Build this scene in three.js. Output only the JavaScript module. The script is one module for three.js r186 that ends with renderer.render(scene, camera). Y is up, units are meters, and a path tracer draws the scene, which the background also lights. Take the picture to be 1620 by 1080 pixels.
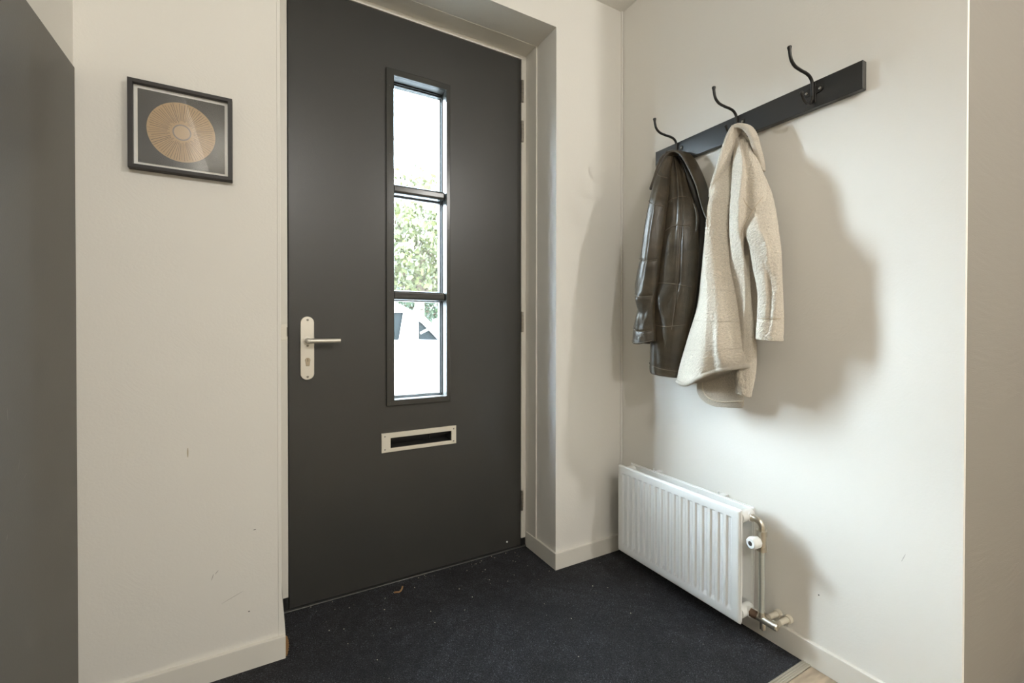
import * as THREE from 'three';
import { RoundedBoxGeometry } from 'three/addons/geometries/RoundedBoxGeometry.js';
import { mergeGeometries, mergeVertices, toCreasedNormals } from 'three/addons/utils/BufferGeometryUtils.js';
import { ImprovedNoise } from 'three/addons/math/ImprovedNoise.js';
import { RectAreaLightUniformsLib } from 'three/addons/lights/RectAreaLightUniformsLib.js';

// ------------------------------------------------------------------ camera, sky, sun, exposure
RectAreaLightUniformsLib.init();
const scene = new THREE.Scene();
const EYE = new THREE.Vector3(-0.0797, 0.9773, 1.4725), YAW = 0.5138, PITCH = -0.0074, ROLL = 0.0008, FOCAL = 702.6;
const camera = new THREE.PerspectiveCamera(2 * Math.atan(540 / FOCAL) * 180 / Math.PI, 1.5, 0.03, 300);
camera.position.copy(EYE);
camera.rotation.set(PITCH, -YAW, ROLL, 'YXZ');
camera.setViewOffset(1620, 1080, 0, 15.1, 1620, 1080);
camera.updateProjectionMatrix(); camera.updateMatrixWorld();
scene.add(camera);
const renderer = new THREE.WebGLRenderer();
renderer.toneMapping = THREE.LinearToneMapping;
renderer.toneMappingExposure = 1.0;
renderer.shadowMap.enabled = true;

const SKY = 58, SUN_AZ = new THREE.Vector3(-0.675, 0.45, -0.735).normalize();
{ // hazy white sky, brighter around the veiled sun on the left
  const w = 256, h = 128, d = new Float32Array(w * h * 4), v = new THREE.Vector3();
  for (let j = 0; j < h; j++) for (let i = 0; i < w; i++) {
    const up = ((j + 0.5) / h - 0.5) * Math.PI, a = ((i + 0.5) / w - 0.5) * 2 * Math.PI;
    v.set(Math.cos(a) * Math.cos(up), Math.sin(up), Math.sin(a) * Math.cos(up));
    const glow = Math.pow(Math.max(0, v.dot(SUN_AZ) * 0.5 + 0.5), 7);
    const f = SKY * (0.55 + 0.75 * glow) * (up < 0 ? 0.25 : 1), k = 4 * (j * w + i);
    d[k] = f * 0.79; d[k + 1] = f; d[k + 2] = f * 1.17; d[k + 3] = 1;
  }
  const t = new THREE.DataTexture(d, w, h, THREE.RGBAFormat, THREE.FloatType);
  t.mapping = THREE.EquirectangularReflectionMapping; t.magFilter = t.minFilter = THREE.LinearFilter; t.needsUpdate = true;
  scene.background = t;
}
const sun = new THREE.DirectionalLight(new THREE.Color(0.87, 1, 1.06), 15.2);   // the sun behind thin cloud: a wide soft disc
sun.position.copy(SUN_AZ).multiplyScalar(20); sun.target.position.set(0.5, 1.2, 0);
sun.shadow.radius = 52; sun.castShadow = true; sun.shadow.mapSize.set(2048, 2048);
Object.assign(sun.shadow.camera, { left: -8, right: 8, top: 8, bottom: -8, near: 1, far: 50 });
scene.add(sun, sun.target);
const LAMP_POWER = 4.75;

// ------------------------------------------------------------------ helpers
let seed = 12345;
const rnd = () => { seed = (seed * 1664525 + 1013904223) >>> 0; return seed / 4294967296; };
const rr = (a, b) => a + (b - a) * rnd();
const noise = new ImprovedNoise();
const used = {};
const numbered = (n) => { used[n] = (used[n] ?? -1) + 1; return used[n] ? n + '_' + String(used[n]).padStart(3, '0') : n; };
function tag(o, label, category, group, kind) {
  if (label) o.userData.label = label;
  if (category) o.userData.category = category;
  if (group) o.userData.group = group;
  if (kind) o.userData.kind = kind;
  return o;
}
function thing(name, label, category, pos = [0, 0, 0], group) {
  const o = new THREE.Group(); o.name = numbered(name); o.position.set(...pos); scene.add(o);
  return tag(o, label, category, group);
}
function mesh(name, geo, mat, parent = scene) {
  const g = Array.isArray(geo) ? merge(geo) : geo;
  const m = new THREE.Mesh(g, mat); m.castShadow = m.receiveShadow = true;
  m.name = parent === scene ? numbered(name) : name;
  parent.add(m); return m;
}
const struct = (name, geo, mat, label, category) => tag(mesh(name, geo, mat), label, category, null, 'structure');
function merge(list) {
  return mergeGeometries(list.map((g) => { const q = g.index ? g.toNonIndexed() : g; for (const k of Object.keys(q.attributes)) if (!['position', 'normal', 'uv'].includes(k)) q.deleteAttribute(k); return q; }));
}
function metreUV(g) { // uv in metres from the dominant axis of the normal
  const p = g.attributes.position, n = g.attributes.normal, uv = new Float32Array(p.count * 2);
  for (let i = 0; i < p.count; i++) {
    const ax = Math.abs(n.getX(i)), ay = Math.abs(n.getY(i)), az = Math.abs(n.getZ(i));
    const [u, v] = ay > ax && ay > az ? [p.getX(i), p.getZ(i)] : ax > az ? [p.getZ(i), p.getY(i)] : [p.getX(i), p.getY(i)];
    uv[2 * i] = u; uv[2 * i + 1] = v;
  }
  g.setAttribute('uv', new THREE.BufferAttribute(uv, 2)); return g;
}
function box(x0, x1, y0, y1, z0, z1, r = 0) { // a box between two corners, edges rounded by r
  const w = x1 - x0, h = y1 - y0, d = z1 - z0, c = [(x0 + x1) / 2, (y0 + y1) / 2, (z0 + z1) / 2];
  let g = r ? new RoundedBoxGeometry(w, h, d, 2, Math.min(r, w / 2.01, h / 2.01, d / 2.01)) : new THREE.BoxGeometry(w, h, d);
  if (g.index) g = g.toNonIndexed();
  return metreUV(g.translate(...c));
}
function cyl(a, b, r0, r1 = r0, seg = 20) { // a cylinder from a to b
  const A = new THREE.Vector3(...a), B = new THREE.Vector3(...b), d = B.clone().sub(A), L = d.length();
  const g = new THREE.CylinderGeometry(r1, r0, L, seg).toNonIndexed();
  g.applyQuaternion(new THREE.Quaternion().setFromUnitVectors(new THREE.Vector3(0, 1, 0), d.normalize()));
  return g.translate((A.x + B.x) / 2, (A.y + B.y) / 2, (A.z + B.z) / 2);
}
const V = (a) => a.isVector3 ? a : new THREE.Vector3(...a);
const tube = (pts, r, seg = 48, rad = 10, closed = false) => new THREE.TubeGeometry(new THREE.CatmullRomCurve3(pts.map(V), closed, 'centripetal'), seg, r, rad, closed).toNonIndexed();
function sphere(c, r, s = [1, 1, 1], seg = 20) { return new THREE.SphereGeometry(r, seg, Math.ceil(seg * 0.7)).scale(...s).translate(...c).toNonIndexed(); }
function lathe(profile, from, dir, seg = 28) { // profile [radius, along] turned about an axis
  const g = new THREE.LatheGeometry(profile.map((p) => new THREE.Vector2(p[0], p[1])), seg).toNonIndexed();
  g.applyQuaternion(new THREE.Quaternion().setFromUnitVectors(new THREE.Vector3(0, 1, 0), V(dir).normalize()));
  return g.translate(...from);
}
function shapeOf(pts, holes = []) {
  const s = new THREE.Shape(pts.map((p) => new THREE.Vector2(p[0], p[1])));
  for (const h of holes) s.holes.push(new THREE.Path(h.map((p) => new THREE.Vector2(p[0], p[1]))));
  return s;
}
const rect = (x0, x1, y0, y1) => [[x0, y0], [x1, y0], [x1, y1], [x0, y1]];
function slab(pts, holes, z0, z1, bevel = 0) { // a polygon in xy given thickness along z
  const g = new THREE.ExtrudeGeometry(shapeOf(pts, holes), { depth: z1 - z0 - 2 * bevel, bevelEnabled: bevel > 0, bevelThickness: bevel, bevelSize: bevel, bevelOffset: -bevel, bevelSegments: 2, curveSegments: 16 });
  return metreUV((g.index ? g.toNonIndexed() : g).translate(0, 0, z0 + bevel));
}
const AXIS = { // the photograph's camera, to place what was measured on it
  f: new THREE.Vector3(0, 0, -1).applyQuaternion(camera.quaternion), r: new THREE.Vector3(1, 0, 0).applyQuaternion(camera.quaternion), u: new THREE.Vector3(0, 1, 0).applyQuaternion(camera.quaternion),
};
const WALL = 1.3183;                                 // the right wall's face
function at(px, py, d) {                             // the point that lies d metres off the right wall in that direction
  const v = AXIS.f.clone().addScaledVector(AXIS.r, (px - 810.1) / FOCAL).addScaledVector(AXIS.u, -(py - 524.9) / FOCAL);
  return EYE.clone().addScaledVector(v, (WALL - d - EYE.x) / v.x);
}

// ------------------------------------------------------------------ textures
function dataTex(n, fn, repeat, srgb = true) {
  const d = new Uint8Array(n * n * 4);
  for (let j = 0; j < n; j++) for (let i = 0; i < n; i++) {
    const c = fn(i / n, j / n, i, j), k = 4 * (j * n + i);
    for (let q = 0; q < 3; q++) d[k + q] = Math.max(0, Math.min(255, Array.isArray(c) ? c[q] : c));
    d[k + 3] = 255;
  }
  const t = new THREE.DataTexture(d, n, n); t.wrapS = t.wrapT = THREE.RepeatWrapping; t.magFilter = THREE.LinearFilter; t.minFilter = THREE.LinearMipmapLinearFilter; t.generateMipmaps = true;
  if (srgb) t.colorSpace = THREE.SRGBColorSpace;
  t.repeat.set(1 / repeat, 1 / repeat); t.needsUpdate = true; return t;
}
const per = (u, v, f, z) => { // tileable noise: f cells round a torus
  const a = u * 2 * Math.PI, b = v * 2 * Math.PI, R = f / (2 * Math.PI);
  return noise.noise(Math.cos(a) * R + 7.3, Math.sin(a) * R + Math.cos(b) * R + z, Math.sin(b) * R + 3.1);
};
const rollerBump = dataTex(256, (u, v) => 128 + 60 * per(u, v, 40, 0) + 40 * per(u, v, 90, 5) + rr(-10, 10), 0.25, false);
const carpetTone = dataTex(640, (u, v) => {
  const q = rnd(), m = 1 + 0.22 * per(u, v, 7, 2) + 0.2 * per(u, v, 30, 9);
  const f = q > 0.99 ? 3.0 : q > 0.9 ? 1.75 : q < 0.3 ? 0.45 : 0.75 + 0.5 * rnd();
  return [43.5 * f * m, 44 * f * m, 48 * f * m];
}, 0.9);
const carpetBump = dataTex(512, () => rnd() * 255, 0.45, false);
const boucleBump = dataTex(512, (u, v) => 128 + 70 * per(u, v, 60, 1) + 60 * per(u, v, 130, 4) + rr(-25, 25), 0.12, false);
const boucleTone = dataTex(512, (u, v) => { const f = 1 + 0.10 * per(u, v, 60, 1) + 0.10 * per(u, v, 130, 4) + rr(-0.05, 0.05); return [205 * f, 196 * f, 181 * f]; }, 0.12);
const leatherBump = dataTex(512, (u, v) => 128 + 45 * per(u, v, 14, 3) + 35 * per(u, v, 60, 8) + rr(-8, 8), 0.16, false);
const leatherTone = dataTex(256, (u, v) => { const f = 1 + 0.22 * per(u, v, 5, 3) + 0.12 * per(u, v, 20, 1); return [66 * f, 58 * f, 46 * f]; }, 0.3);
const plasterBump = dataTex(512, (u, v) => 128 + 70 * per(u, v * 3, 10, 2) + 40 * per(u * 2, v * 9, 24, 6) + rr(-8, 8), 0.7, false);
plasterBump.repeat.set(1 / 0.7, 1 / 0.35);
const doorBump = dataTex(256, (u, v) => 128 + 60 * per(u, v, 60, 1) + rr(-15, 15), 0.2, false);
const oakTone = (k) => dataTex(256, (u, v) => { const g = per(u * 0.5, v * 8, 12, k) * 0.18 + per(u, v * 20, 30, k + 3) * 0.12, f = 1 + g; return [176 * f, 160 * f, 138 * f]; }, 1.2);
const galvTone = dataTex(128, (u, v) => { const f = 1 + 0.3 * per(u, v, 12, 2) + rr(-0.06, 0.06); return [196 * f, 201 * f, 196 * f]; }, 0.06);

// ------------------------------------------------------------------ materials
const std = (o) => new THREE.MeshStandardMaterial(o);
const phys = (o) => new THREE.MeshPhysicalMaterial(o);
const lin = (r, g, b) => new THREE.Color().setRGB(r, g, b);
const M = {
  wall: std({ color: lin(0.80, 0.775, 0.72), roughness: 0.75, bumpMap: rollerBump, bumpScale: 0.0004 }),
  ceiling: std({ color: lin(0.88, 0.86, 0.81), roughness: 0.9 }),
  trim: std({ color: lin(0.78, 0.75, 0.68), roughness: 0.38 }),
  taupe: std({ color: lin(0.245, 0.225, 0.197), roughness: 0.85, bumpMap: plasterBump, bumpScale: 0.0008 }),
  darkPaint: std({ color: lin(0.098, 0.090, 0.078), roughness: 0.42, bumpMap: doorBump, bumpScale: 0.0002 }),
  door: std({ color: lin(0.043, 0.042, 0.0385), roughness: 0.36, bumpMap: doorBump, bumpScale: 0.00025 }),
  doorGloss: std({ color: lin(0.045, 0.045, 0.041), roughness: 0.22 }),
  rubber: std({ color: lin(0.012, 0.012, 0.012), roughness: 0.6 }),
  black: std({ color: lin(0.006, 0.006, 0.006), roughness: 0.9 }),
  alu: std({ color: lin(0.68, 0.65, 0.58), roughness: 0.42, metalness: 0.75 }),
  steel: std({ color: lin(0.55, 0.52, 0.46), roughness: 0.3, metalness: 1 }),
  screw: std({ color: lin(0.25, 0.23, 0.2), roughness: 0.4, metalness: 0.9 }),
  hinge: std({ color: lin(0.34, 0.31, 0.27), roughness: 0.36, metalness: 0.8 }),
  cream: std({ color: lin(0.74, 0.69, 0.58), roughness: 0.45 }),
  glass: phys({ color: lin(1, 1, 1), transmission: 1, thickness: 0, roughness: 0, ior: 1.5 }),
  artGlass: phys({ color: lin(1, 1, 1), transmission: 1, thickness: 0, roughness: 0, ior: 1.5 }),
  frame: std({ color: lin(0.016, 0.012, 0.010), roughness: 0.5 }),
  mat: std({ color: lin(0.78, 0.77, 0.73), roughness: 0.9 }),
  rack: phys({ color: lin(0.011, 0.012, 0.013), roughness: 0.3, clearcoat: 0.5, clearcoatRoughness: 0.12 }),
  hook: std({ color: lin(0.016, 0.014, 0.012), roughness: 0.42, metalness: 0.3 }),
  enamel: std({ color: lin(0.82, 0.83, 0.81), roughness: 0.3 }),
  brass: std({ color: lin(0.42, 0.36, 0.27), roughness: 0.35, metalness: 0.9 }),
  nickel: std({ color: lin(0.55, 0.51, 0.43), roughness: 0.32, metalness: 0.9 }),
  brown: std({ color: lin(0.2, 0.13, 0.09), roughness: 0.5, metalness: 0.5 }),
  galv: std({ map: galvTone, roughness: 0.45, metalness: 0.6 }),
  carpet: std({ map: carpetTone, roughness: 1, bumpMap: carpetBump, bumpScale: 0.003 }),
  boucle: phys({ map: boucleTone, roughness: 1, bumpMap: boucleBump, bumpScale: 0.002, sheen: 0.15, sheenRoughness: 0.8, sheenColor: lin(1, 0.95, 0.85) }),
  boucleSeam: std({ color: lin(0.5, 0.42, 0.31), roughness: 1 }),
  leather: phys({ map: leatherTone, roughness: 0.36, bumpMap: leatherBump, bumpScale: 0.0012, specularIntensity: 0.9 }),
  lining: std({ color: lin(0.02, 0.016, 0.012), roughness: 0.6 }),
  thread: std({ color: lin(0.11, 0.088, 0.06), roughness: 0.6 }),
  chipped: std({ color: lin(0.30, 0.17, 0.07), roughness: 0.95 }),
  leafDry: std({ color: lin(0.3, 0.17, 0.08), roughness: 0.9 }),
  crumb: std({ color: lin(0.5, 0.45, 0.36), roughness: 0.9 }),
};

// ------------------------------------------------------------------ the setting
const XL = -0.48, HC = 2.377, DF = -0.24, BACK = 4.3, XR = 2.5;   // left wall, ceiling, door face, hall ends
struct('floor', box(XL - 0.1, XR + 0.1, -0.12, -0.012, -0.42, BACK + 0.1), std({ color: lin(0.3, 0.28, 0.25), roughness: 0.9 }), 'concrete floor slab under the carpet and the boards', 'floor');
struct('ceiling', box(XL - 0.1, XR + 0.1, HC, HC + 0.15, -0.36, BACK + 0.1), M.ceiling, 'plain white ceiling of the hall', 'ceiling');
// wall with the front door
struct('wall_front', slab([[XL - 0.1, -0.01], [-0.0385, -0.01], [-0.0385, 2.195], [0.962, 2.195], [0.962, -0.01], [WALL + 0.1, -0.01], [WALL + 0.1, HC], [XL - 0.1, HC]], [], -0.37, -0.01), M.wall, 'cream plaster wall round the front door', 'wall');
{ // bead on the left corner, swollen at its foot, and the chipped end of the board below
  struct('trim_2', slab([[-0.0385, 0.066], [-0.0195, 0.066], [-0.0215, 0.10], [-0.026, 0.15], [-0.0295, 0.19], [-0.0295, 2.195], [-0.0385, 2.195]], [], -0.18, -0.0085, 0.001), M.wall, 'narrow corner bead of the wall left of the front door, swollen at its foot', 'trim');
  struct('trim_3', box(1.3085, 1.3175, 0.066, HC, -0.011, -0.002, 0.003), M.wall, 'thin bead of filler in the corner behind the coat hooks', 'trim');
}
struct('wall_left', box(XL - 0.1, XL, -0.01, HC, -0.01, BACK), M.wall, 'cream left wall above the dark painted part', 'wall');
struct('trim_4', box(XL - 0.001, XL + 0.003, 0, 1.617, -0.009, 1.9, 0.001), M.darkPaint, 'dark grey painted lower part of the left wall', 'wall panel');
struct('wall_right', box(WALL, WALL + 0.012, -0.01, HC, -0.01, 1.098), M.wall, 'white right wall behind the coat hooks', 'wall');
struct('wall_passage', [box(WALL + 0.012, XR + 0.1, -0.01, HC, 0.998, 1.0985)], M.taupe, 'beige textured plaster end of the right wall, close to the camera', 'wall');
struct('wall_back', box(XL - 0.1, XR + 0.1, -0.01, HC, BACK, BACK + 0.1), M.wall, 'far wall of the hall behind the camera', 'wall');
struct('wall_side', box(XR, XR + 0.1, -0.01, HC, 1.098, BACK), M.wall, 'side wall of the hall behind the camera', 'wall');
{ // scuffs and a nail hole
  const mark = (parent, m, x, y, z, a, b, c, turn = 0) => { const g = new THREE.SphereGeometry(1, 10, 6).scale(a, b, c); g.rotateZ(c < a ? turn : 0); if (a < c) g.rotateX(turn); mesh('scuff_mark', g.translate(x, y, z), m, parent); };
  const wf = scene.getObjectByName('wall_front'), wr = scene.getObjectByName('wall_right'), wp = scene.getObjectByName('trim_4');
  const tan = std({ color: lin(0.52, 0.45, 0.33), roughness: 0.9 }), grey = std({ color: lin(0.56, 0.53, 0.49), roughness: 0.9 }), dark = std({ color: lin(0.08, 0.07, 0.06), roughness: 0.9 }), pale = std({ color: lin(0.2, 0.19, 0.175), roughness: 0.7 });
  mark(wf, tan, -0.255, 0.640, -0.0099, 0.0016, 0.0135, 0.0003); mark(wf, dark, -0.098, 0.395, -0.0099, 0.0035, 0.001, 0.0003, 0.1);
  mark(wf, grey, -0.152, 0.215, -0.0099, 0.03, 0.0008, 0.0002, 0.38); mark(wf, dark, -0.113, 0.162, -0.0099, 0.0022, 0.0014, 0.0003); mark(wf, grey, -0.20, 0.285, -0.0099, 0.0012, 0.009, 0.0002, -0.3); mark(wf, grey, -0.19, 0.296, -0.0099, 0.0012, 0.006, 0.0002, -0.7);
  mark(wr, dark, WALL - 0.0001, 0.21, 0.797, 0.0004, 0.0022, 0.0018); mark(wr, grey, WALL - 0.0001, 0.405, 0.99, 0.0002, 0.012, 0.0009, 0.35);
  for (const [px, py, b, c, r] of [[12, 655, 0.012, 0.0018, 0.1], [30, 735, 0.010, 0.0013, -0.4], [40, 752, 0.0013, 0.008, 0.5], [11, 850, 0.006, 0.0022, -0.3], [84, 908, 0.003, 0.0014, 0.3]]) { const p = at(px, py, WALL - XL - 0.003); mark(wp, pale, p.x, p.y, p.z, 0.0003, b, c, r); }
}
// skirting boards
function skirt(name, poly, label) { // poly: footprint in xz, extruded up with a chamfered top edge
  const h = 0.0665, g = new THREE.ExtrudeGeometry(shapeOf(poly.map(([x, z]) => [x, -z])), { depth: h - 0.002, bevelEnabled: true, bevelThickness: 0.002, bevelSize: 0.002, bevelOffset: -0.002, bevelSegments: 2 });
  g.rotateX(-Math.PI / 2); return struct(name, metreUV(g.toNonIndexed ? (g.index ? g.toNonIndexed() : g) : g).translate(0, 0, 0), M.trim, label, 'skirting board');
}
skirt('baseboard_left', rect(XL + 0.004, -0.0195, -0.012, 0.002).map(([x, z]) => [x, z]), 'cream skirting board left of the front door, broken at its end');
skirt('baseboard_front', [[0.953, 0.002], [0.953, -0.228], [0.966, -0.228], [0.966, -0.011], [WALL - 0.0125, -0.011], [WALL - 0.0125, 0.002]], 'cream skirting board round the wall corner right of the front door');
skirt('baseboard_right', rect(WALL - 0.0125, WALL + 0.001, 0.002, 1.098), 'white skirting board along the right wall under the radiator pipes');
{ // chipped board end
  const g = new THREE.SphereGeometry(1, 20, 40).toNonIndexed(), p = g.attributes.position;
  for (let i = 0; i < p.count; i++) {
    const x = p.getX(i), y = p.getY(i), z = p.getZ(i), n = 0.8 + 0.9 * noise.noise(x * 3.5 + 4, y * 9, z * 3.5) + 0.5 * noise.noise(x * 8, y * 22, z * 8);
    p.setXYZ(i, -0.0175 + 0.0062 * x * n, 0.0325 + 0.031 * y, -0.003 + 0.005 * z * n);
  }
  g.computeVertexNormals();
  tag(mesh('broken_board_end', g, M.chipped), 'crumbling brown broken end of the skirting board beside the front door', 'wood chip');
}

// ------------------------------------------------------------------ front door
{
  // the fixed frame
  const jambs = new THREE.Group(); jambs.name = 'trim_1'; scene.add(jambs); tag(jambs, 'cream wooden frame round the front door', 'door frame', null, 'structure');
  mesh('jamb', [box(-0.06, -0.001, 0.0465, 2.25, -0.345, DF, 0.0015)], M.trim, jambs);
  mesh('jamb', [box(0.9345, 0.99, 0.036, 2.25, -0.345, DF + 0.001, 0.0015)], M.trim, jambs);
  mesh('head', [box(-0.06, 0.99, 2.1775, 2.26, -0.345, DF + 0.002, 0.0015)], M.trim, jambs);
  mesh('lining', [box(0.9565, 0.990, 0.0, 2.22, DF, -0.153, 0.0015), box(-0.05, 0.9565, 2.1935, 2.22, DF, -0.153, 0.0015), box(-0.06, -0.034, 0.05, 2.22, DF, -0.153)], M.trim, jambs);
  mesh('door_stop', [box(-0.06, 0.012, 0, 2.26, -0.345, -0.3145), box(0.922, 0.99, 0, 2.26, -0.345, -0.3145), box(-0.06, 0.99, 2.164, 2.26, -0.345, -0.3145), box(-0.06, 0.99, -0.01, 0.016, -0.345, -0.3145)], M.trim, jambs);
  mesh('foot', [box(-0.06, -0.0005, 0, 0.0462, -0.345, DF - 0.002, 0.002)], M.rubber, jambs);
  mesh('foot', [box(0.9345, 0.957, 0, 0.0358, -0.345, DF - 0.002, 0.002)], M.rubber, jambs);
  const sp = mesh('strike_plate', [box(-0.0255, -0.0008, 0.937, 0.991, DF, DF + 0.0012, 0.0005)], M.alu, jambs);
  mesh('latch_guard', [box(-0.0035, -0.0006, 0.95, 0.982, DF - 0.01, DF + 0.003, 0.001)], M.screw, sp);
  struct('trim_5', [box(-0.05, 0.985, -0.012, 0.0025, -0.345, -0.231, 0.001)], std({ color: lin(0.2, 0.2, 0.19), roughness: 0.35, metalness: 0.8 }), 'thin metal threshold under the front door', 'threshold');

  const door = new THREE.Group(); door.name = 'door_1'; scene.add(door);
  tag(door, 'dark grey front door with a tall narrow three-pane window and letter slot', 'door', null, 'structure');
  const wx0 = 0.362, wx1 = 0.5765, wy0 = 0.703, wy1 = 1.9445, T = -0.312;
  mesh('leaf', slab(rect(0.0015, 0.9325, 0.006, 2.1755), [rect(wx0, wx1, wy0, wy1), rect(0.349, 0.599, 0.518, 0.559)], T, DF, 0.0015), M.door, door);
  mesh('glazing_frame', [slab(rect(0.3345, 0.5925, 0.681, 1.967), [rect(wx0 + 0.002, wx1 - 0.001, wy0 + 0.001, wy1 - 0.001)], DF - 0.004, DF + 0.011, 0.002)], M.doorGloss, door);
  // inner reveal lips that hold the glass, inside and outside
  const lipIn = (z0, z1, e) => slab(rect(wx0 + 0.0005, wx1 - 0.0005, wy0 + 0.0005, wy1 - 0.0005), [rect(wx0 + e, wx1 - e, wy0 + e * 0.9, wy1 - e)], z0, z1);
  mesh('gasket', lipIn(-0.284, -0.279, 0.0045), M.rubber, door);
  mesh('outer_bead', lipIn(T, -0.288, 0.009), M.doorGloss, door);
  const ys = [[0.7035, 1.0925], [1.1225, 1.5025], [1.5295, 1.944]];
  ys.forEach(([a, b], k) => {
    const pane = mesh('pane', [box(wx0 + 0.0006, wx1 - 0.0006, a, b, -0.2862, -0.2822)], M.glass, door);
    const specks = [];   // dried rain spots and dirt on the outside of the glass
    for (let i = 0; i < (k === 2 ? 26 : 34); i++) {
      const low = k === 0 ? Math.pow(rnd(), 1.6) : rnd(), sx = k === 0 && rnd() < 0.5 ? Math.pow(rnd(), 2.5) : rnd();
      const g = new THREE.CircleGeometry(rr(0.0014, 0.0036), 7).toNonIndexed().scale(rr(0.5, 1), rr(0.8, 1.5), 1).rotateZ(rr(-0.6, 0.6));
      specks.push(g.translate(wx0 + 0.012 + sx * (wx1 - wx0 - 0.026), a + 0.012 + low * (b - a - 0.03) * (k === 2 ? 0.55 : 1), -0.2868));
    }
    tag(mesh('dirt_specks', specks, std({ color: lin(0.04, 0.04, 0.035), roughness: 1, side: THREE.DoubleSide }), pane), null, null, null, 'stuff');
  });
  for (const [a, b] of [[1.090, 1.125], [1.500, 1.5335]]) {
    mesh('muntin', [box(wx0 + 0.001, wx1 - 0.001, a, b, -0.279, DF + 0.0015, 0.009), box(wx0 + 0.001, wx1 - 0.001, a - 0.004, b + 0.002, T + 0.002, -0.2885, 0.003)], M.doorGloss, door);
  }
  const pin = [];
  for (const y of [0.694, 0.86, 1.12, 1.38, 1.64, 1.9]) for (const x of [0.347, 0.5845]) pin.push(lathe([[0.0001, 0.0008], [0.0018, 0.0004], [0.002, 0]], [x, y, DF + 0.011], [0, 0, 1], 10));
  mesh('frame_screw_cap', pin, M.door, door);
  for (const [a, b] of [[1.987, 2.0825], [1.81, 1.9026], [0.962, 1.053], [0.1634, 0.2518]]) {
    const hg = mesh('hinge', [cyl([0.9365, a, DF + 0.004], [0.9365, b, DF + 0.004], 0.0062, 0.0062, 16), box(0.932, 0.937, a + 0.001, b - 0.001, DF - 0.004, DF + 0.004)], M.hinge, door);
    const L = b - a; for (const k of [0.2, 0.4, 0.6, 0.8]) mesh('knuckle_ring', cyl([0.9365, a + L * k - 0.0008, DF + 0.004], [0.9365, a + L * k + 0.0008, DF + 0.004], 0.0066, 0.0066, 16), M.screw, hg);
  }
  // handle
  const pl = [], cx = 0.0603, hw = 0.0223, y0 = 0.797, y1 = 1.0195;
  for (let i = 0; i <= 20; i++) { const a = Math.PI * i / 20; pl.push([cx + hw * Math.cos(a), y1 - hw + hw * Math.sin(a)]); }
  for (let i = 0; i <= 20; i++) { const a = Math.PI + Math.PI * i / 20; pl.push([cx + hw * Math.cos(a), y0 + hw + hw * Math.sin(a)]); }
  const keyhole = []; for (let i = 0; i <= 16; i++) { const a = -0.62 + (Math.PI + 1.24) * i / 16; keyhole.push([0.0615 + 0.0088 * Math.cos(a), 0.866 + 0.0088 * Math.sin(a)]); }
  keyhole.push([0.0557, 0.8475], [0.0565, 0.846], [0.0665, 0.846], [0.0673, 0.8475]);
  const plate = mesh('handle_plate', slab(pl, [], DF, DF + 0.008, 0.002), M.alu, door);
  mesh('lock_cylinder', slab(keyhole, [], DF, DF + 0.0098, 0.0008), M.brass, plate);
  mesh('key_slot', box(0.0608, 0.0622, 0.8615, 0.8715, DF + 0.0094, DF + 0.0101), M.black, plate);
  for (const y of [1.0075, 0.917, 0.808]) mesh('screw', lathe([[0.0001, 0.0012], [0.0035, 0.001], [0.0042, 0]], [cx + 0.001, y, DF + 0.0078], [0, 0, 1], 14), M.screw, plate);
  mesh('lever', [cyl([cx, 0.9345, DF + 0.004], [cx, 0.9345, DF + 0.05], 0.0098, 0.0098, 24), sphere([cx, 0.9345, DF + 0.05], 0.0098), cyl([cx, 0.9345, DF + 0.05], [0.1635, 0.9345, DF + 0.05], 0.0085, 0.0085, 24)], M.alu, door);
  mesh('lever_rose', lathe([[0.0001, 0.004], [0.0135, 0.004], [0.0145, 0.003], [0.0145, 0]], [cx, 0.9345, DF + 0.0075], [0, 0, 1]), M.alu, door);
  // letter slot
  const slot = mesh('letter_slot', slab(rect(0.3155, 0.619, 0.5045, 0.5785), [rect(0.35, 0.5975, 0.5195, 0.5580)], DF, DF + 0.009, 0.0025), M.cream, door);
  mesh('flap', [box(0.3495, 0.598, 0.541, 0.5585, -0.268, -0.262, 0.001), box(0.349, 0.599, 0.518, 0.5585, T + 0.002, T + 0.006), box(0.51, 0.512, 0.532, 0.5585, -0.262, -0.252)], M.rubber, slot);
  for (const x of [0.328, 0.607]) for (const y of [0.5165, 0.5665]) mesh('screw', lathe([[0.0001, 0.001], [0.0026, 0.0007], [0.0031, 0]], [x, y, DF + 0.0088], [0, 0, 1], 12), M.screw, slot);
  mesh('peg', [lathe([[0.0001, 0.004], [0.003, 0.003], [0.004, 0]], [0.862, 0.036, DF], [0, 0, 1], 14)], M.enamel, door);
}

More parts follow.
